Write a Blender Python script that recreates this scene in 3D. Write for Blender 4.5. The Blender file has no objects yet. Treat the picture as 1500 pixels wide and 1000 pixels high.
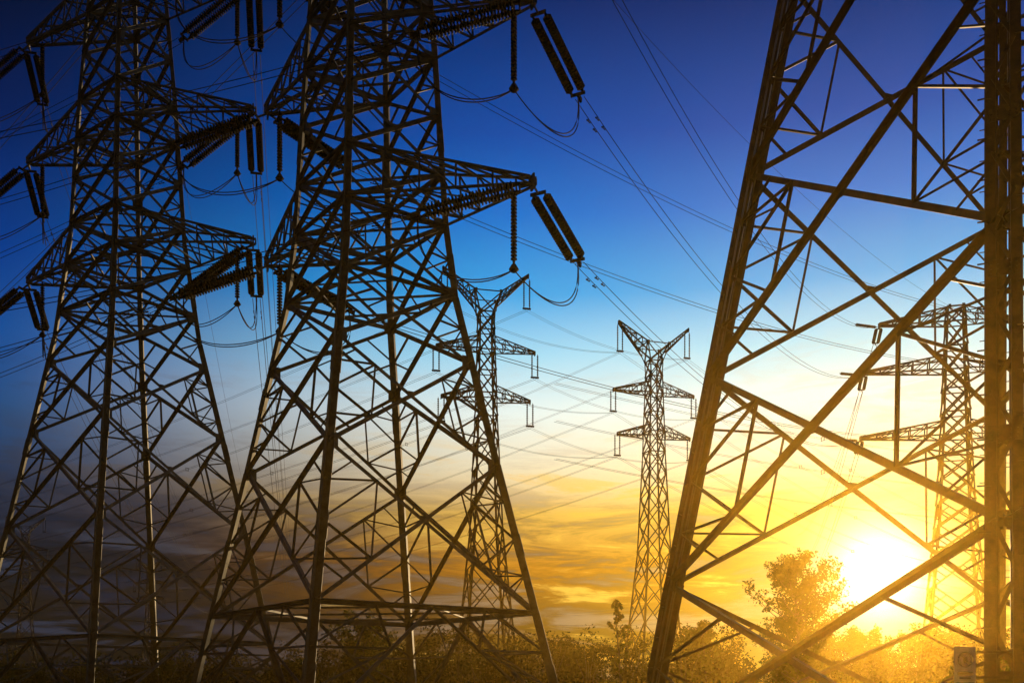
import bpy, math, random, bmesh
from mathutils import Vector, Matrix
random.seed(7)
rnd = random.random
scene = bpy.context.scene
V = Vector

# ------------------------------------------------------------------ camera
cam_d = bpy.data.cameras.new("camera"); cam = bpy.data.objects.new("camera", cam_d)
scene.collection.objects.link(cam); scene.camera = cam
cam.location = (0, 0, 1.6); cam.rotation_euler = (math.radians(90), 0, 0)
cam_d.lens = 36.0; cam_d.sensor_width = 36.0; cam_d.shift_y = 0.34
cam_d.clip_start = 0.1; cam_d.clip_end = 6000
scene.view_settings.view_transform = 'Standard'
scene.view_settings.look = 'None'; scene.view_settings.exposure = 0

# ------------------------------------------------------------------ materials
def mat(name):
    m = bpy.data.materials.new(name); m.use_nodes = True
    nt = m.node_tree; nt.nodes.clear()
    return m, nt
def steel_mat(name, c1, c2, metallic=0.35, rough=0.55, scale=1.5, spec=.5):
    m, nt = mat(name); N = nt.nodes.new; L = nt.links.new
    out = N('ShaderNodeOutputMaterial'); b = N('ShaderNodeBsdfPrincipled')
    g = N('ShaderNodeNewGeometry'); n1 = N('ShaderNodeTexNoise'); n1.inputs['Scale'].default_value = scale
    n1.inputs['Detail'].default_value = 8; n1.inputs['Roughness'].default_value = 0.7
    L(g.outputs['Position'], n1.inputs['Vector'])
    r = N('ShaderNodeValToRGB'); r.color_ramp.elements[0].position = .35; r.color_ramp.elements[1].position = .68
    r.color_ramp.elements[0].color = (*c1, 1); r.color_ramp.elements[1].color = (*c2, 1)
    L(n1.outputs['Fac'], r.inputs['Fac']); L(r.outputs['Color'], b.inputs['Base Color'])
    rr = N('ShaderNodeMapRange'); rr.inputs['To Min'].default_value = rough - .15; rr.inputs['To Max'].default_value = rough + .2
    L(n1.outputs['Fac'], rr.inputs['Value']); L(rr.outputs['Result'], b.inputs['Roughness'])
    b.inputs['Metallic'].default_value = metallic; b.inputs['Specular IOR Level'].default_value = spec
    L(b.outputs['BSDF'], out.inputs['Surface'])
    return m
M_STEEL = steel_mat("galvanised_steel", (.025, .028, .026), (.15, .145, .11), metallic=.2, rough=.65, spec=.35)
M_STEEL_TINT = steel_mat("sun_tinted_steel", (.022, .013, .007), (.12, .065, .028), metallic=.2, rough=.6, scale=2.5)  # brown base colour carries the warm tint of the sun glow
M_STEEL_F = steel_mat("distant_steel", (.03, .03, .028), (.07, .065, .055), metallic=.1, rough=.75, spec=.3)
M_INS = steel_mat("insulator_glaze", (.010, .010, .010), (.020, .017, .015), metallic=0, rough=.75, spec=.06)
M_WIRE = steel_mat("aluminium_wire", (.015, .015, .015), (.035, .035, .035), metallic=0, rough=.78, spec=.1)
M_CONC = steel_mat("concrete", (.2, .19, .18), (.34, .33, .31), metallic=0, rough=.8, scale=6)
M_BARK = steel_mat("bark", (.04, .03, .02), (.11, .085, .06), metallic=0, rough=.8, scale=9)
M_WHITE = steel_mat("sign_white_paint", (.55, .55, .52), (.75, .75, .72), metallic=0, rough=.5, scale=12)
M_BLACK = steel_mat("sign_black_paint", (.02, .02, .02), (.04, .04, .04), metallic=0, rough=.5, scale=12)
def leaf_mat(name, c1, c2, trans=.45):
    m, nt = mat(name); N = nt.nodes.new; L = nt.links.new
    out = N('ShaderNodeOutputMaterial'); d = N('ShaderNodeBsdfDiffuse'); t = N('ShaderNodeBsdfTranslucent'); mx = N('ShaderNodeMixShader')
    g = N('ShaderNodeNewGeometry'); n1 = N('ShaderNodeTexNoise'); n1.inputs['Scale'].default_value = 1.3; n1.inputs['Detail'].default_value = 6
    L(g.outputs['Position'], n1.inputs['Vector'])
    r = N('ShaderNodeValToRGB'); r.color_ramp.elements[0].position = .35; r.color_ramp.elements[1].position = .65
    r.color_ramp.elements[0].color = (*c1, 1); r.color_ramp.elements[1].color = (*c2, 1)
    L(n1.outputs['Fac'], r.inputs['Fac']); L(r.outputs['Color'], d.inputs['Color']); L(r.outputs['Color'], t.inputs['Color'])
    mx.inputs['Fac'].default_value = trans
    L(d.outputs[0], mx.inputs[1]); L(t.outputs[0], mx.inputs[2]); L(mx.outputs[0], out.inputs['Surface'])
    return m
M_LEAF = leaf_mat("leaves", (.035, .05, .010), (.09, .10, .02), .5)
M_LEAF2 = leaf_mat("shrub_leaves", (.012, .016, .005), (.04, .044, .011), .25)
def ground_mat():
    m, nt = mat("dry_grass_ground"); N = nt.nodes.new; L = nt.links.new
    out = N('ShaderNodeOutputMaterial'); b = N('ShaderNodeBsdfPrincipled'); g = N('ShaderNodeNewGeometry')
    n1 = N('ShaderNodeTexNoise'); n1.inputs['Scale'].default_value = .15; n1.inputs['Detail'].default_value = 12; n1.inputs['Roughness'].default_value = .75
    L(g.outputs['Position'], n1.inputs['Vector'])
    r = N('ShaderNodeValToRGB'); e = r.color_ramp.elements
    e[0].position = .35; e[0].color = (.04, .045, .02, 1); e[1].position = .65; e[1].color = (.13, .10, .06, 1)
    L(n1.outputs['Fac'], r.inputs['Fac']); L(r.outputs['Color'], b.inputs['Base Color']); b.inputs['Roughness'].default_value = .95
    bp = N('ShaderNodeBump'); n2 = N('ShaderNodeTexNoise'); n2.inputs['Scale'].default_value = 8; n2.inputs['Detail'].default_value = 8
    L(g.outputs['Position'], n2.inputs['Vector']); L(n2.outputs['Fac'], bp.inputs['Height']); L(bp.outputs['Normal'], b.inputs['Normal'])
    L(b.outputs['BSDF'], out.inputs['Surface']); return m
M_GROUND = ground_mat()

# ------------------------------------------------------------------ mesh helpers
class Geo:
    def __init__(s): s.v = []; s.f = []
    def obj(s, name, m, parent=None):
        me = bpy.data.meshes.new(name); me.from_pydata(s.v, [], s.f); me.update()
        me.materials.append(m)
        o = bpy.data.objects.new(name, me); scene.collection.objects.link(o)
        if parent: o.parent = parent
        return o
    def frame(s, d, ref=None):
        d = d.normalized()
        r = V(ref) if ref is not None else V((0, 0, 1))
        if abs(d.dot(r.normalized())) > .97: r = V((1, 0.3, 0))
        a = d.cross(r).normalized(); b = a.cross(d).normalized()
        return a, b
    def angle(s, p, q, w, t=None, ref=None, flip=1):
        """L-section rolled angle between two points"""
        p = V(p); q = V(q)
        if (q - p).length < 1e-4: return
        t = t or max(w * .14, .008)
        a, b = s.frame(q - p, ref)
        prof = [(0, 0), (w, 0), (w, t), (t, t), (t, w), (0, w)]
        o = w * .3; n = len(s.v)
        for c in (p, q):
            for x, y in prof: s.v.append(tuple(c + a * ((x - o) * flip) + b * (y - o)))
        for i in range(6):
            j = (i + 1) % 6; s.f.append((n + i, n + j, n + 6 + j, n + 6 + i))
        s.f.append((n, n+1, n+2, n+3)); s.f.append((n, n+3, n+4, n+5)); s.f.append((n+6, n+9, n+8, n+7)); s.f.append((n+6, n+11, n+10, n+9))
    def box(s, p, q, w, h, ref=None):
        p = V(p); q = V(q); a, b = s.frame(q - p, ref); n = len(s.v)
        for c in (p, q):
            for x, y in ((-1, -1), (1, -1), (1, 1), (-1, 1)): s.v.append(tuple(c + a * x * w / 2 + b * y * h / 2))
        for i in range(4):
            j = (i + 1) % 4; s.f.append((n+i, n+j, n+4+j, n+4+i))
        s.f.append((n+3, n+2, n+1, n)); s.f.append((n+4, n+5, n+6, n+7))
    def tube(s, pts, rad, k=4):
        n = len(s.v); m = len(pts)
        for i, p in enumerate(pts):
            d = (pts[min(i+1, m-1)] - pts[max(i-1, 0)])
            a, b = s.frame(d); r = rad[i] if isinstance(rad, (list, tuple)) else rad
            for j in range(k):
                an = 2*math.pi*j/k; s.v.append(tuple(p + a*math.cos(an)*r + b*math.sin(an)*r))
        for i in range(m-1):
            for j in range(k):
                jj = (j+1) % k; s.f.append((n+i*k+j, n+i*k+jj, n+(i+1)*k+jj, n+(i+1)*k+j))
        s.f.append(tuple(n+j for j in range(k))[::-1]); s.f.append(tuple(n+(m-1)*k+j for j in range(k)))
    def insulator(s, p, q, r=.14, pitch=.15, k=8):
        p = V(p); q = V(q); Ln = (q-p).length; nd = max(3, int(Ln/pitch)); pts = []; rd = []
        pts.append(p); rd.append(.03)
        a0, a1 = .06, .94
        for i in range(nd):
            t0 = a0+(a1-a0)*i/nd; st = (a1-a0)/nd
            for dt, rr in ((0, .35), (.25, .95), (.6, 1), (.72, .5)):
                pts.append(p.lerp(q, t0+dt*st)); rd.append(r*rr)
        pts.append(q); rd.append(.03)
        s.tube(pts, rd, k)

class Tower:
    def __init__(s, cx, cy, prof, phi, wl=.22, wd=.12, wr=.07):
        s.c = (cx, cy); s.prof = prof; s.phi = math.radians(phi); s.g = Geo(); s.ins = Geo()
        s.wl, s.wd, s.wr = wl, wd, wr; s.conc = Geo()
    def r(s, z):
        P = s.prof
        for (z0, r0), (z1, r1) in zip(P, P[1:]):
            if z <= z1: return r0 + (r1-r0)*(z-z0)/(z1-z0)
        return P[-1][1]
    def corner(s, k, z):   # 0=D 1=C 2=A 3=B
        a = s.phi + k*math.pi/2; r = s.r(z)
        return V((s.c[0]+r*math.cos(a), s.c[1]+r*math.sin(a), z))
    def legs(s, ztop, composite=False):
        zs = [p[0] for p in s.prof if p[0] <= ztop]
        if zs[-1] < ztop: zs.append(ztop)
        for k in range(4):
            cen = V((s.c[0], s.c[1], 0))
            for z0, z1 in zip(zs, zs[1:]):
                p, q = s.corner(k, z0), s.corner(k, z1)
                taper = 1 - .5*z0/ztop
                w = s.wl*taper
                out = V((p.x-cen.x, p.y-cen.y, 0)).normalized()
                if composite:
                    tang = V((-out.y, out.x, 0))
                    for sg in (-1, 1):
                        o = tang*sg*w*.85
                        s.g.angle(p+o, q+o, w, w*.1, ref=out, flip=sg)
                        o2 = tang*sg*w*.62-out*w*1.25
                        s.g.angle(p+o2, q+o2, w*.75, w*.08, ref=-out, flip=-sg)
                    n = max(2, int((q-p).length/.75))
                    for i in range(n):
                        c0 = p.lerp(q, i/n); c1 = p.lerp(q, (i+1)/n); sg = 1 if i % 2 else -1
                        s.g.box(c0-tang*w*sg*.9+out*.035, c1+tang*w*sg*.9+out*.035, .07, .012, ref=out)
                        if i % 4 == 2:
                            s.g.box(c0-tang*w*1.3+out*.052, c0+tang*w*1.3+out*.052, w*1.4, .015, ref=out)
                            for a in (-1, -.5, .5, 1):
                                for b in (-.4, 0, .4):
                                    bc = c0+tang*w*a*1.05+V((0, 0, b*w)); s.g.box(bc+out*.058, bc+out*.09, .032, .032)
                else:
                    s.g.angle(p, q, w, w*.14, ref=out)
                    # splice plates
                    c = p.lerp(q, .45); s.g.angle(c-(q-p).normalized()*.45, c+(q-p).normalized()*.45, w*1.12, w*.2, ref=out)
            foot = s.corner(k, 0)
            s.conc.box(foot+V((0, 0, -.6)), foot+V((0, 0, .35)), .9, .9, ref=(1, 0, 0))
    def face_panel(s, z0, z1, style=1, horiz=False):
        g = s.g
        for k in range(4):
            P0, P1, Q0, Q1 = s.corner(k, z0), s.corner(k, z1), s.corner((k+1) % 4, z0), s.corner((k+1) % 4, z1)
            nrm = (Q0-P0).cross(P1-P0).normalized()
            off = nrm*s.wd*.35
            g.angle(P0+off, Q1+off, s.wd, ref=nrm); g.angle(Q0-off, P1-off, s.wd, ref=-nrm)
            w0 = (Q0-P0).length; w1 = (Q1-P1).length; t = w0/(w0+w1)
            X = P0.lerp(Q1, t)
            if horiz: g.angle(P1, Q1, s.wd*.85, ref=nrm)
            if style >= 1:
                for a0, a1 in ((P0, P1), (Q0, Q1)):
                    lo = a0.lerp(X, .5); hi = a1.lerp(X, .5)
                    M1 = a0.lerp(a1, .5)
                    g.angle(M1, lo, s.wr, ref=nrm); g.angle(M1, hi, s.wr, ref=nrm)
                    if style >= 2:
                        g.angle(lo, hi, s.wr, ref=nrm)
                        g.angle(a0.lerp(a1, .25), a0.lerp(X, .25), s.wr*.8, ref=nrm); g.angle(a0.lerp(a1, .25), lo, s.wr*.8, ref=nrm)
                        g.angle(a0.lerp(a1, .75), a1.lerp(X, .25), s.wr*.8, ref=nrm); g.angle(a0.lerp(a1, .75), hi, s.wr*.8, ref=nrm)
            e = (Q1-P1).normalized(); gw = s.wl*1.15
            for c, sg in ((P1, 1), (Q1, -1)):
                cc = c + e*sg*gw*.6
                g.box(cc-V((0, 0, gw*.7)), cc+V((0, 0, gw*.7)), gw*.9, .02, ref=nrm)
            g.box(X-V((0, 0, s.wd*.9)), X+V((0, 0, s.wd*.9)), s.wd*1.8, .02, ref=nrm)
    def base_panel(s, z0, z1):
        g = s.g
        for k in range(4):
            P0, P1, Q0, Q1 = s.corner(k, z0), s.corner(k, z1), s.corner((k+1) % 4, z0), s.corner((k+1) % 4, z1)
            nrm = (Q0-P0).cross(P1-P0).normalized(); M = (P1+Q1)/2
            g.angle(P1, Q1, s.wd*1.1, ref=nrm)
            g.angle(P0, M, s.wd, ref=nrm); g.angle(Q0, M, s.wd, ref=nrm)
            for a0, a1 in ((P0, P1), (Q0, Q1)):
                for f in (.33, .66):
                    g.angle(a0.lerp(a1, f), a0.lerp(M, f), s.wr, ref=nrm)
                g.angle(a0.lerp(a1, .33), a0.lerp(M, .66), s.wr, ref=nrm)
                g.angle(a0.lerp(a1, .66), a1.lerp(M, .5), s.wr, ref=nrm)
                g.angle(a1.lerp(M, .5), a0.lerp(M, .66), s.wr, ref=nrm)
    def diaphragm(s, z):
        C = [s.corner(k, z) for k in range(4)]; g = s.g
        Ms = [(C[k]+C[(k+1) % 4])/2 for k in range(4)]
        for k in range(4):
            g.angle(C[k], C[(k+1) % 4], s.wd*.9); g.angle(Ms[k], Ms[(k+1) % 4], s.wr)
        g.angle(C[0], C[2], s.wr)
    def arm(s, side, tip, zb, zt, n=5, wc=None):
        g = s.g; wc = wc or s.wd*.8; ks = (0, 3) if side == 'R' else (2, 1); wv = s.wr*.85
        tip = V(tip)
        b = [s.corner(k, zb) for k in ks]; t = [s.corner(k, zt) for k in ks]
        e = (b[1]-b[0]).normalized()*.15
        tb = [tip-e, tip+e]; tt = [tip-e+V((0, 0, .25)), tip+e+V((0, 0, .25))]
        for i in range(2):
            g.angle(b[i], tb[i], wc); g.angle(t[i], tt[i], wc)
        fr = [i/n for i in range(n+1)]
        for i in range(n):
            f0, f1 = fr[i], fr[i+1]
            B0 = [b[j].lerp(tb[j], f0) for j in (0, 1)]; B1 = [b[j].lerp(tb[j], f1) for j in (0, 1)]
            T0 = [t[j].lerp(tt[j], f0) for j in (0, 1)]; T1 = [t[j].lerp(tt[j], f1) for j in (0, 1)]
            if i % 2: g.angle(B0[0], B1[1], wv); g.angle(T0[1], T1[0], wv)
            else: g.angle(B0[1], B1[0], wv); g.angle(T0[0], T1[1], wv)
            g.angle(B1[0], B1[1], wv); g.angle(T1[0], T1[1], wv)
            for j in (0, 1):
                g.angle(T0[j], B1[j], wv); g.angle(B1[j], T1[j], wv)
        g.box(tip-V((0, 0, .2)), tip+V((0, 0, .35)), .35, .08)
    def finish(s, name, m):
        e = bpy.data.objects.new(name, None); scene.collection.objects.link(e)
        s.g.obj("lattice_steelwork", m, e)
        if s.ins.v: s.ins.obj("insulator_strings", M_INS, e)
        s.conc.obj("concrete_footings", M_CONC, e)
        return e

wires = Geo()
def sag_pts(p, q, sag, n=36):
    p = V(p); q = V(q)
    return [p.lerp(q, i/n) - V((0, 0, 4*sag*(i/n)*(1-i/n))) for i in range(n+1)]
def wire(p, q, sag, r=.018, twin=.4, spacers=0, dist=()):
    pts = sag_pts(p, q, sag)
    d = (V(q)-V(p)); h = V((-d.y, d.x, 0)).normalized()
    offs = [h*twin/2, -h*twin/2] if twin else [V((0, 0, 0))]
    for o in offs: wires.tube([x+o for x in pts], r, 4)
    for i in range(spacers):
        k = int((i+.5)/spacers*36); c = pts[k]
        for x in (-1, 1): wires.box(c+h*.22*x-V((0, 0, .22)), c+h*.22*x+V((0, 0, .22)), .05, .05)
        for x in (-1, 1): wires.box(c-h*.3+V((0, 0, .2*x)), c+h*.3+V((0, 0, .2*x)), .05, .05)
    for dd in dist:
        t = dd/d.length; c0 = V(p).lerp(V(q), t)-V((0, 0, 4*sag*t*(1-t))); u = d.normalized()
        for o in offs:
            c = c0+o
            wires.box(c, c-V((0, 0, .12)), .03, .03); wires.tube([c-V((0, 0, .11))-u*.16, c-V((0, 0, .13)), c-V((0, 0, .11))+u*.16], [.04, .015, .04], 5)
def tension(tw, tip, target, L=3.8, drop=.28, sag=4, r=.018, rad=.19, spacers=0, twin=.4, damp=True):
    tip = V(tip); d = V(target)-tip; hd = V((d.x, d.y, 0)).normalized(); h = V((-hd.y, hd.x, 0))
    dirv = (hd-V((0, 0, drop))).normalized(); a = tip+dirv*.5; e = tip+dirv*(L+.5)
    tw.g.box(tip, a, .05, .08)
    tw.ins.box(a-h*.32, a+h*.32, .06, .12); tw.ins.box(e-h*.32, e+h*.32, .06, .12)
    for sg in (-1, 1):
        tw.ins.insulator(a+h*.25*sg, e+h*.25*sg, rad, .15)
    tw.ins.box(e, e+dirv*.35, .08, .2)
    wire(e+dirv*.2, target, sag, r, twin, spacers, (1.4, 2.1) if damp else ())
    return e
def jumper(tw, tip, ea, eb, inner, L=2.9):
    top = V(inner); bot = top-V((0, 0, L))
    tw.ins.insulator(top, bot, .13, .15)
    tw.ins.tube([bot+V((0, 0, .05)), bot-V((0, 0, .15)), bot-V((0, 0, .25))], [.08, .2, .1], 8)
    for e in (ea, eb):
        if e is None: continue
        e = V(e)
        for o in (V((0, 0, 0)), V((.12, 0.1, -.08))):
            pts = []
            p0 = e; p3 = bot-V((0, 0, .15)); c1 = e+V((0, 0, -2.2))+(e-tip)*.12; c2 = p3.lerp(V((e.x, e.y, p3.z)), .45)-V((0, 0, .9))
            for i in range(21):
                t = i/20; pts.append(p0*(1-t)**3+c1*3*t*(1-t)**2+c2*3*t*t*(1-t)+p3*t**3+o*math.sin(math.pi*t))
            wires.tube(pts, .024, 5)

# ================================================================== central tension tower
T = Tower(-5.84, 42, [(0, 8.0), (4.7, 6.8), (10.6, 5.25), (17.4, 3.55), (20.4, 3.15), (28, 2.65), (36.3, 2.0), (41.5, .5)], -8.3, wl=.32, wd=.15, wr=.078)
T.legs(41.5)
T.base_panel(0, 4.7); T.diaphragm(4.7)
for a, b, st, h in ((4.7, 10.6, 2, False), (10.6, 14.8, 2, False), (14.8, 17.6, 1, True), (17.6, 20.4, 1, True), (20.4, 22.5, 0, True),
                    (22.5, 24.9, 1, False), (24.9, 27.2, 1, True), (27.2, 29.3, 0, True), (29.3, 31.7, 1, False), (31.7, 34, 1, True), (34, 36.2, 0, True), (36.2, 38.8, 0, False), (38.8, 41.5, 0, True)):
    T.face_panel(a, b, st, h)
for z in (17.6, 20.4, 22.5, 27.2, 29.3, 34): T.diaphragm(z)
cR = [V((.77, 38.3, z)) for z in (20.5, 27.3, 34.1)]; cL = [V((-10.9, 45.7, z)) for z in (20.5, 27.3, 34.1)]
for i, z in enumerate((20.4, 27.2, 34.0)):
    T.arm('R', cR[i], z, z+2.1); T.arm('L', cL[i], z, z+2.1)
TC = T
# ================================================================== left tension tower
T = Tower(-20.9, 55.7, [(0, 8.4), (9.8, 6.26), (20.5, 3.75), (25.9, 2.95), (34.3, 2.4), (41, 1.8), (47, .4)], 8.2, wl=.32, wd=.16, wr=.085)
T.legs(47)
T.base_panel(0, 4.2)
for a, b, st, h in ((4.2, 10.2, 2, False), (10.2, 15.4, 2, False), (15.4, 19.2, 2, False), (19.2, 22, 1, True), (22, 24.6, 1, True), (24.6, 26.8, 0, True), (26.8, 29.2, 1, False),
                    (29.2, 31.4, 1, True), (31.4, 33.5, 0, True), (33.5, 36, 1, False), (36, 38.2, 1, True), (38.2, 40.3, 0, True), (40.3, 43.5, 0, False), (43.5, 47, 0, False)):
    T.face_panel(a, b, st, h)
for z in (22, 24.6, 26.8, 31.4, 33.5, 38.2): T.diaphragm(z)
lR = [V((-13.4, 53, z)) for z in (24.7, 31.5, 38.3)]; lL = [V((-27.5, 58.3, z)) for z in (24.7, 31.5, 38.3)]
for i, z in enumerate((24.6, 31.4, 38.2)):
    T.arm('R', lR[i], z, z+2.1); T.arm('L', lL[i], z, z+2.1)
TL = T
# ================================================================== near tower on the right
T = Tower(11.4, 24, [(0, 8.75), (4.4, 7.9), (20, 4.75), (26, 3.6), (46, 2.0), (50, .5)], -24.7, wl=.20, wd=.145, wr=.07)
T.legs(50, composite=True)
for a, b, st, h in ((0, 4.4, 1, False), (4.4, 9.8, 2, False), (9.8, 14.9, 2, False), (14.9, 19.6, 2, False), (19.6, 23.6, 2, True), (23.6, 26.5, 1, True), (26.5, 30, 1, True), (30, 33, 1, True), (33, 36, 1, True), (36, 39, 1, True), (39, 42, 0, True), (42, 46, 0, True), (46, 50, 0, False)):
    T.face_panel(a, b, st, h)
nd = V((math.cos(T.phi-math.pi/4), math.sin(T.phi-math.pi/4), 0))
for z in (30, 36.5, 42):
    for sd_, sg in (('R', 1), ('L', -1)):
        tp = V((11.4, 24, z))+nd*sg*8.5; T.arm(sd_, tp, z, z+2.2)
for k in (2, 3, 1):
    z = 1.0
    while z < 22:
        c = T.corner(k, z); o = V((c.x-11.4, c.y-24, 0)).normalized(); tg = V((-o.y, o.x, 0))
        sg = 1 if int(z/.4) % 2 else -1
        T.g.box(c+tg*sg*.2, c+tg*sg*.42, .022, .022); z += .4
TN = T
# ================================================================== distant tension tower (right)
T = Tower(47.2, 109, [(0, 5.2), (8, 4.0), (21, 2.4), (28.5, 1.9), (40.6, 1.3), (42.2, 1.2)], 30, wl=.26, wd=.17, wr=.12)
T.legs(42.2)
T.base_panel(0, 4)
zz = [4, 8.5, 12.5, 16, 19, 21.5, 24, 26.3, 28.5, 31, 33.5, 35.5, 38, 40.6, 42.2]
for a, b in zip(zz, zz[1:]): T.face_panel(a, b, 1 if b < 24 else 0, b > 24)
rR = []; rL = []
for z, l in ((28.5, 10), (35.5, 9.6), (40.6, 8)):
    tl = V((47.2-l*.97, 109+l*.12, z)); tr = V((47.2+l*.97*.75, 109-l*.12, z)); rL.append(tl); rR.append(tr)
    T.arm('L', tl, z, z+1.5, 5, .15); T.arm('R', tr, z, z+1.5, 4, .15)
TD = T
# ================================================================== distant Y-headed suspension towers
def ytower(cx, cy, s, phi):
    T = Tower(cx, cy, [(0, 4.9*s), (20*s, 2.4*s), (33*s, 1.65*s), (45*s, 1.2*s), (46.4*s, 1.3*s), (48.6*s, 2.3*s)], phi, wl=.24, wd=.15, wr=.11)
    T.legs(48.6*s); T.base_panel(0, 4*s)
    z = 4.0
    while z < 45:
        st = 1.0*T.r(z*s)/s*1.35+.6; z1 = min(z+st, 46.4)
        if 46.4-z1 < 1: z1 = 46.4
        T.face_panel(z*s, z1*s, 1 if z < 16 else 0, z > 30); z = z1
    T.face_panel(46.4*s, 48.6*s, 0, True)
    nd = V((math.cos(T.phi-math.pi/4), math.sin(T.phi-math.pi/4), 0)); c = V((cx, cy, 0)); tips = []
    for z, l in ((36.1, 5.4), (42.0, 6.0)):
        for sd_, sg in (('R', 1), ('L', -1)):
            tp = c+nd*sg*l*s+V((0, 0, z*s)); T.arm(sd_, tp, z*s, (z+1.5)*s, 4, .15)
            for dx in (-.35, .35):
                o = nd*dx; T.ins.insulator(tp+o, tp+o-V((0, 0, 2.8*s)), .11, .25, 6)
            T.ins.box(tp-nd*.5-V((0, 0, 2.8*s)), tp+nd*.5-V((0, 0, 2.8*s)), .15, .2); tips.append(tp-V((0, 0, 3*s)))
    for sd_, sg in (('R', 1), ('L', -1)):
        tp = c+nd*sg*5.2*s+V((0, 0, 51.2*s)); T.arm(sd_, tp, 47.4*s, 48.6*s, 5, .16)
        lo = c+nd*sg*5.0*s+V((0, 0, 50.0*s))
        for dx in (-.35, .35): T.ins.insulator(lo+nd*dx+V((0, 0, 1)), lo+nd*dx-V((0, 0, 2.6*s)), .11, .25, 6)
        T.ins.box(lo-nd*.5-V((0, 0, 2.6*s)), lo+nd*.5-V((0, 0, 2.6*s)), .15, .2)
        tips.append(lo-V((0, 0, 2.8*s)))
    return T, tips
T5, tip5 = ytower(19.4, 140, 1.0, 62)
T4, tip4 = ytower(-3.1, 122, 1.0, 58)
T7, tip7 = ytower(-152, 320, 1.08, 60)
T8, tip8 = ytower(-106, 300, .78, 40)

# ================================================================== conductors
for i in range(3):
    e1 = tension(TC, cR[i], rL[i], 3.9, .30, 3.2+i*.8)
    e2 = tension(TC, cL[i], rR[i], 3.9, .20, 2.6)
    f1 = tension(TC, cR[i], cR[i]+V((-75, 6, -2)), 3.9, .22, 4.0)
    f2 = tension(TC, cL[i], cL[i]+V((-75, 8, -3)), 3.9, .28, 4.5)
    jumper(TC, cR[i], e1, f1, cR[i]+V((-.7, .35, 0))); jumper(TC, cL[i], e2, f2, cL[i]+V((.6, -.3, 0)))
    g1 = tension(TL, lR[i], V((-62, 290, 24+i*6)), 3.5, .35, 6)
    g2 = tension(TL, lL[i], V((-84, 290, 24+i*6)), 3.5, .35, 6)
    h1 = tension(TL, lR[i], lR[i]+V((-90, 30, -4)), 4.2, .5, 6)
    h2 = tension(TL, lL[i], lL[i]+V((-80, 20, -6)), 4.2, .6, 5)
    jumper(TL, lR[i], g1, h1, lR[i]+V((-.9, .3, 0))); jumper(TL, lL[i], g2, h2, lL[i]+V((.9, -.3, 0)))
    tension(TD, rL[i], tip5[min(i*2, 4)]+V((60, 160, 0)), 3, .2, 5, r=.03, damp=False)
    for sg in (-1, 1):
        TD.ins.insulator(rL[i]+V((-.3, 0, -.1)), rL[i]+V((-3.3, -2.0, -.5)), .16, .25, 6)
    # a separate circuit crossing high from the far left
    wire((-120-6*i, 150, 22+7*i), (5-4*i, 40, 42+6*i), 3, .024, .4)
wire((-5.84, 42, 41.5), (47, 109, 42.2), 3, .014, 0); wire((-20.9, 55.7, 47), (-72, 290, 45), 5, .014, 0)
wire((-20.9, 55.7, 47), (-110, 80, 44), 4, .014, 0)
for i, (a, b) in enumerate(zip(tip4, tip5)):
    wire(a, b+V((0, 0, 0)), 1.5, .016, .4)
    wire(b, b+V((140, 150, -2)), 9, .02, .4, 2)
    wire(a, a+V((-230, 170, -2)), 9, .02, .4, 3)
    wire(b, b+V((-190, 160, -6)), 9, .018, .4, 3)
for tps in (tip7, tip8):
    for t in tps:
        wire(t, t+V((-160, 120, 0)), 8, .03, 0); wire(t, t+V((210, 200, 0)), 9, .03, 0)
for i, z in enumerate((17, 20.5, 24)):
    wire((4, 95, z+6), (120, 150, z+11), 4, .016, .4, 2)

TC.finish("transmission_tower", M_STEEL)
TL.finish("transmission_tower.001", M_STEEL)
TN.finish("transmission_tower.002", M_STEEL_TINT)
TD.finish("transmission_tower.003", M_STEEL_F)
T4.finish("transmission_tower.004", M_STEEL_F); T5.finish("transmission_tower.005", M_STEEL_F)
T7.finish("transmission_tower.006", M_STEEL_F); T8.finish("transmission_tower.007", M_STEEL_F)
wires.obj("overhead_power_lines", M_WIRE)

# ================================================================== ground
G = Geo()
xs = [-3000+100*i for i in range(61)]
for y in xs:
    for x in xs: G.v.append((x, y, 0 if abs(x) < 400 and abs(y) < 500 else random.uniform(-1.5, .0)))
for j in range(60):
    for i in range(60): a = j*61+i; G.f.append((a, a+1, a+62, a+61))
G.obj("ground", M_GROUND)

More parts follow.
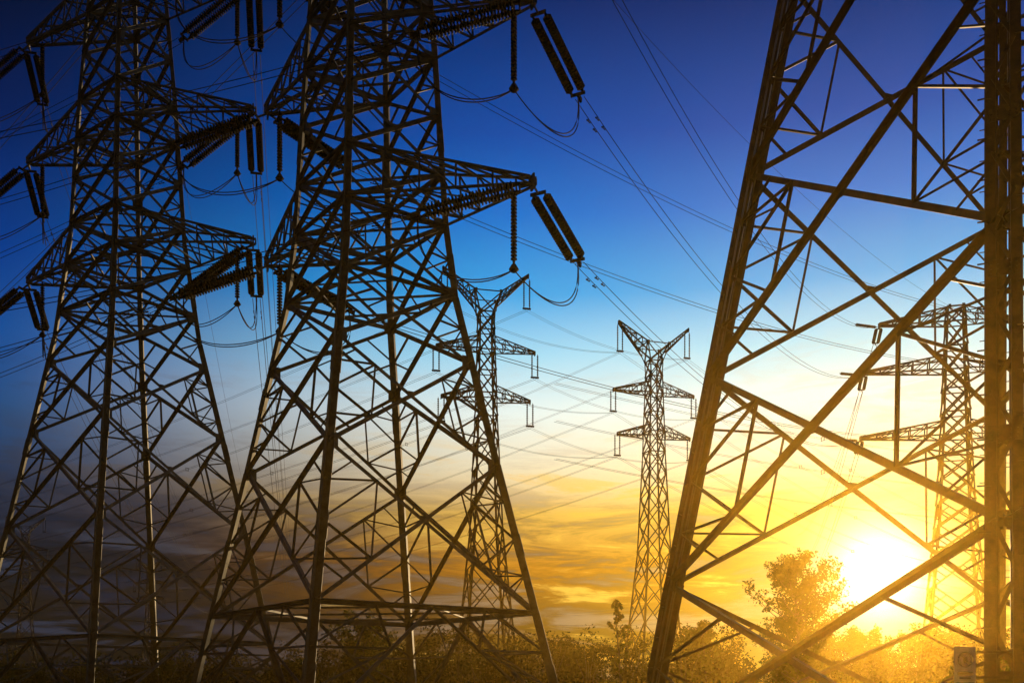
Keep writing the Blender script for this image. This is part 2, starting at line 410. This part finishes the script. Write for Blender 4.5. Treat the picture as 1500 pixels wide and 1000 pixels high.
# ================================================================== vegetation
def leaf(g, c, s):
    a = V((random.gauss(0, 1), random.gauss(0, 1), random.gauss(0, 1))).normalized()
    b = a.orthogonal().normalized(); b.rotate(Matrix.Rotation(rnd()*6.28, 3, a)); cc = a.cross(b)
    n = len(g.v)
    for x, y in ((-1, 0), (0, -.5), (1, 0), (0, .5)): g.v.append(tuple(c+b*x*s+cc*y*s))
    g.f.append((n, n+1, n+2, n+3))
def clump(g, c, r, n, s, flat=1.0):
    for _ in range(n):
        d = V((random.gauss(0, 1), random.gauss(0, 1), random.gauss(0, 1))).normalized()*(rnd()**.45)*r
        d.z *= flat; leaf(g, c+d, s*(.6+.8*rnd()))
def tree(name, x, y, h, rad, nclump, nleaf, s, z0=.15, lean=0, pw=1.0):
    W = Geo(); L = Geo(); base = V((x, y, 0))
    trunk = [base+V((lean*t*h+.1*math.sin(t*5), .08*math.sin(t*7), t*h)) for t in [i/10 for i in range(11)]]
    W.tube(trunk, [h*.014*(1-.9*i/10)+.008 for i in range(11)], 7)
    for i in range(nclump):
        t = z0+(1-z0)*(i+rnd())/nclump; az = rnd()*6.28
        k = min(9, int(t*10)); p = trunk[k].lerp(trunk[k+1], min(1, t*10-k))
        w = rad*math.sin(math.pi*min(1, max(0.05, (1-t)*.85+.07)))**pw*(.45+.75*rnd())
        e = p+V((math.cos(az)*w, math.sin(az)*w, w*(.5+.5*rnd())))
        m = p.lerp(e, .5)-V((0, 0, w*.08))
        W.tube([p, m, e], [h*.004, h*.003, .006], 5)
        for f, q in ((.3, .4), (.55, .6), (.8, .9), (1, 1)):
            c = p.lerp(e, f); clump(L, c+V((random.gauss(0, .1), random.gauss(0, .1), 0)), rad*.17*(.6+.6*rnd()), int(nleaf*q), s)
    e = bpy.data.objects.new(name, None); scene.collection.objects.link(e)
    W.obj("trunk_and_limbs", M_BARK, e); L.obj("crown_leaves", M_LEAF, e)
tree("poplar_tree", 13.9, 50, 7.7, 2.25, 130, 50, .08, .08)
tree("poplar_tree.001", 10.9, 58, 5.2, 1.5, 40, 40, .085, .1)
tree("sapling_tree", 6.3, 60, 6.7, .7, 18, 34, .10, .35, lean=-.02)
tree("broadleaf_tree", 28, 66, 4.7, 2.4, 50, 45, .09, .1, pw=.7)
tree("broadleaf_tree.001", 21.5, 62, 4.5, 2.4, 50, 45, .09, .1, pw=.7)
tree("broadleaf_tree.002", -9.5, 66, 5.6, 2.4, 56, 50, .09, .1, pw=.7)

S = Geo(); SW = Geo()
def bush(x, y, h, r, n, s=.11):
    for j in range(5):
        az = rnd()*6.28; rr = rnd()*r*.6; top = V((x+math.cos(az)*rr, y+math.sin(az)*rr, h*(.7+.45*rnd())))
        SW.tube([V((x+rr*.2*math.cos(az), y, 0)), V((x, y, h*.4)).lerp(top, .4), top], [.05, .03, .01], 4)
        clump(S, top, r*.34, n//12, s)
    for j in range(8):
        az = rnd()*6.28; rr = rnd()**.6*r; c = V((x+math.cos(az)*rr, y+math.sin(az)*rr*.8, h*(.25+.7*rnd()*(1-.4*rr/r))))
        clump(S, c, r*.42, n//9, s)
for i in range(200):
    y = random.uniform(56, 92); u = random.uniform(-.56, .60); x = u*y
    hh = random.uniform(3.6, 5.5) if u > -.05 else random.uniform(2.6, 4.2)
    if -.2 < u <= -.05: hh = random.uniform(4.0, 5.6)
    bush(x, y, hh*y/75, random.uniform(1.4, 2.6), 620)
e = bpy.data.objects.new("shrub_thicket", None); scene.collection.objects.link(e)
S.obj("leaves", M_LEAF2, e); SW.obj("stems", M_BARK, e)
S = Geo(); SW = Geo()
for x, y, h in ((8.6, 17.2, 2.3), (9.4, 18.4, 2.9), (8.2, 18.8, 2.0)): bush(x, y, h, .8, 420, .06)
e = bpy.data.objects.new("climbing_shrub", None); scene.collection.objects.link(e)
S.obj("leaves", M_LEAF, e); SW.obj("stems", M_BARK, e)

# ================================================================== warning sign
e = bpy.data.objects.new("warning_sign", None); scene.collection.objects.link(e)
g = Geo(); g.box((7.12, 16.1, 1.72), (7.12, 16.1, 2.28), .34, .02, ref=(0, 1, 0)); p = g.obj("panel", M_WHITE, e)
bv = p.modifiers.new("bevel", 'BEVEL'); bv.width = .004
g = Geo(); ring = [V((7.12+.11*math.cos(a*math.pi/12), 16.083, 2.08+.11*math.sin(a*math.pi/12))) for a in range(25)]
g.tube(ring, .011, 6); g.tube([V((7.04, 16.082, 2.16)), V((7.20, 16.082, 2.0))], .009, 6)
g.box((7.12, 16.084, 2.02), (7.12, 16.084, 2.12), .05, .008, ref=(0, 1, 0))
g.box((7.0, 16.086, 1.86), (7.24, 16.086, 1.86), .05, .006, ref=(0, 1, 0)); g.box((7.03, 16.086, 1.79), (7.21, 16.086, 1.79), .03, .006, ref=(0, 1, 0))
g.obj("pictogram", M_BLACK, e)
g = Geo(); g.box((6.98, 16.13, 2.2), (7.9, 16.3, 2.2), .04, .04); g.box((6.98, 16.13, 1.8), (7.9, 16.3, 1.8), .04, .04); g.obj("bracket", M_STEEL_TINT, e)

# ================================================================== light & sky
sd = V((.357, 1, .1133)).normalized()
el = math.asin(sd.z); az = math.atan2(sd.x, sd.y)
ld = bpy.data.lights.new("sun", 'SUN'); ld.energy = 4.0; ld.angle = math.radians(.5); ld.color = (1, .66, .30)
lo = bpy.data.objects.new("sun", ld); scene.collection.objects.link(lo); lo.rotation_euler = sd.to_track_quat('Z', 'Y').to_euler()

w = bpy.data.worlds.new("World"); scene.world = w; w.use_nodes = True
nt = w.node_tree; nt.nodes.clear(); N = nt.nodes.new; Lk = nt.links.new
out = N('ShaderNodeOutputWorld'); bg = N('ShaderNodeBackground'); tc = N('ShaderNodeTexCoord')
D = tc.outputs['Generated']
def math_(op, a, b=None, c=None, clamp=False):
    m = N('ShaderNodeMath'); m.operation = op; m.use_clamp = clamp
    for i, x in enumerate((a, b, c)):
        if x is None: continue
        if isinstance(x, (int, float)): m.inputs[i].default_value = x
        else: Lk(x, m.inputs[i])
    return m.outputs[0]
def mixc(f, a, b, bt='MIX'):
    m = N('ShaderNodeMix'); m.data_type = 'RGBA'; m.blend_type = bt
    for i, x in ((0, f), (6, a), (7, b)):
        if isinstance(x, (int, float)): m.inputs[i].default_value = x
        elif isinstance(x, tuple): m.inputs[i].default_value = (*x, 1)
        else: Lk(x, m.inputs[i])
    return m.outputs[2]
def srgb(c):
    return tuple(((x/255)/12.92 if x/255 <= .04045 else ((x/255+.055)/1.055)**2.4) for x in c)
def ramp(fac, stops):
    r = N('ShaderNodeValToRGB'); r.color_ramp.interpolation = 'LINEAR'
    els = r.color_ramp.elements
    els[0].position = stops[0][0]; els[0].color = (*srgb(stops[0][1]), 1)
    els[1].position = stops[-1][0]; els[1].color = (*srgb(stops[-1][1]), 1)
    for p, c in stops[1:-1]:
        e = els.new(p); e.color = (*srgb(c), 1)
    Lk(fac, r.inputs['Fac']); return r.outputs['Color']
def mrange(v, a, b, c=0, d=1):
    m = N('ShaderNodeMapRange'); m.interpolation_type = 'SMOOTHSTEP'; Lk(v, m.inputs['Value'])
    m.inputs['From Min'].default_value = a; m.inputs['From Max'].default_value = b
    m.inputs['To Min'].default_value = c; m.inputs['To Max'].default_value = d; return m.outputs[0]
sep = N('ShaderNodeSeparateXYZ'); Lk(D, sep.inputs[0]); nx, ny, nz = sep.outputs
right = ramp(nz, [(0, (26, 15, 3)), (.03, (46, 27, 5)), (.075, (112, 66, 8)), (.12, (200, 126, 20)), (.17, (241, 190, 86)), (.21, (247, 230, 188)), (.26, (234, 247, 240)),
                  (.31, (160, 220, 244)), (.36, (46, 164, 230)), (.42, (0, 114, 206)), (.475, (0, 76, 168)), (.56, (0, 38, 102)), (.75, (0, 16, 52))])
left = ramp(nz, [(0, (2, 3, 6)), (.05, (5, 8, 13)), (.12, (15, 18, 27)), (.18, (32, 44, 68)), (.24, (24, 72, 122)), (.30, (5, 72, 144)), (.36, (0, 54, 134)), (.45, (0, 27, 82)), (.53, (0, 9, 35)), (.75, (0, 7, 23))])
azm = math_('ARCTAN2', nx, ny)
mlow = mrange(azm, -.34, .12); mhigh = mrange(azm, -.50, .04); hl = mrange(nz, .10, .30)
mixf = N('ShaderNodeMix'); mixf.data_type = 'FLOAT'; Lk(hl, mixf.inputs[0]); Lk(mlow, mixf.inputs[2]); Lk(mhigh, mixf.inputs[3]); mf = mixf.outputs[0]
base = mixc(mf, left, right)
back_fill = ramp(nz, [(0, (70, 60, 42)), (.15, (126, 108, 74)), (.3, (66, 74, 76)), (.45, (16, 38, 66)), (.6, (6, 18, 46)), (1, (2, 8, 22))])  # warm glow behind the camera, added to light the steel tan
base = mixc(mrange(ny, .25, -.35), base, back_fill)
# clouds (streaky, low)
mp = N('ShaderNodeMapping'); mp.inputs['Scale'].default_value = (1.6, 1.6, 10); mp.inputs['Rotation'].default_value = (0, .09, 0); mp.inputs['Location'].default_value = (.3, 0, .4); Lk(D, mp.inputs['Vector'])
cn = N('ShaderNodeTexNoise'); cn.inputs['Scale'].default_value = 4.0; cn.inputs['Detail'].default_value = 12; cn.inputs['Roughness'].default_value = .62; cn.inputs['Distortion'].default_value = .6
Lk(mp.outputs[0], cn.inputs['Vector'])
cf = math_('MULTIPLY', math_('MULTIPLY', mrange(cn.outputs['Fac'], .46, .58), mrange(nz, .22, .12)), .85)
base = mixc(cf, base, mixc(mf, srgb((8, 11, 16)), srgb((92, 54, 14))))
cf2 = math_('MULTIPLY', math_('MULTIPLY', mrange(cn.outputs['Fac'], .47, .37), mrange(nz, .27, .15)), .85)
base = mixc(cf2, base, mixc(mf, srgb((42, 50, 68)), srgb((255, 200, 76))))
cf3 = math_('MULTIPLY', math_('MULTIPLY', mrange(cn.outputs['Fac'], .50, .64), mrange(nz, .34, .24)), .35)
base = mixc(cf3, base, mixc(mf, srgb((24, 44, 74)), srgb((196, 176, 150))))
vd = N('ShaderNodeVectorMath'); vd.operation = 'DOT_PRODUCT'; Lk(D, vd.inputs[0]); vd.inputs[1].default_value = sd
dt = math_('MAXIMUM', vd.outputs['Value'], 0)
def glow(p, c):
    k = math_('POWER', dt, p); m = N('ShaderNodeVectorMath'); m.operation = 'SCALE'; m.inputs[0].default_value = c; Lk(k, m.inputs['Scale']); return m.outputs[0]
def add(a, b):
    m = N('ShaderNodeVectorMath'); m.operation = 'ADD'; Lk(a, m.inputs[0]); Lk(b, m.inputs[1]); return m.outputs[0]
tot = add(base, glow(1500, (1.2, 1.2, 1.3)))
tot = add(tot, glow(330, (.5, .45, .34))); tot = add(tot, glow(34, (.48, .32, .02)))
sky = N('ShaderNodeTexSky'); sky.sky_type = 'NISHITA'; sky.sun_disc = False; sky.sun_elevation = el; sky.sun_rotation = az
sc = N('ShaderNodeVectorMath'); sc.operation = 'SCALE'; Lk(sky.outputs[0], sc.inputs[0]); sc.inputs['Scale'].default_value = .001
tot = add(tot, sc.outputs[0])
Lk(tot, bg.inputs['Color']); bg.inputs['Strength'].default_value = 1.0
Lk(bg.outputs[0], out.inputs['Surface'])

# ------------------------------------------------------------------ low evening haze layer
m, nt2 = mat("evening_haze"); o2 = nt2.nodes.new('ShaderNodeOutputMaterial'); vs = nt2.nodes.new('ShaderNodeVolumeScatter')
vs.inputs['Color'].default_value = (1, .60, .08, 1); vs.inputs['Density'].default_value = .0013; vs.inputs['Anisotropy'].default_value = .87
nt2.links.new(vs.outputs[0], o2.inputs['Volume'])
bm = bmesh.new(); bmesh.ops.create_cube(bm, size=1)
for v in bm.verts: v.co = V((v.co.x*320, v.co.y*75+32, v.co.z*9+3.8))
bmesh.ops.recalc_face_normals(bm, faces=bm.faces)
me = bpy.data.meshes.new("evening_haze"); bm.to_mesh(me); me.materials.append(m)
scene.collection.objects.link(bpy.data.objects.new("evening_haze", me))
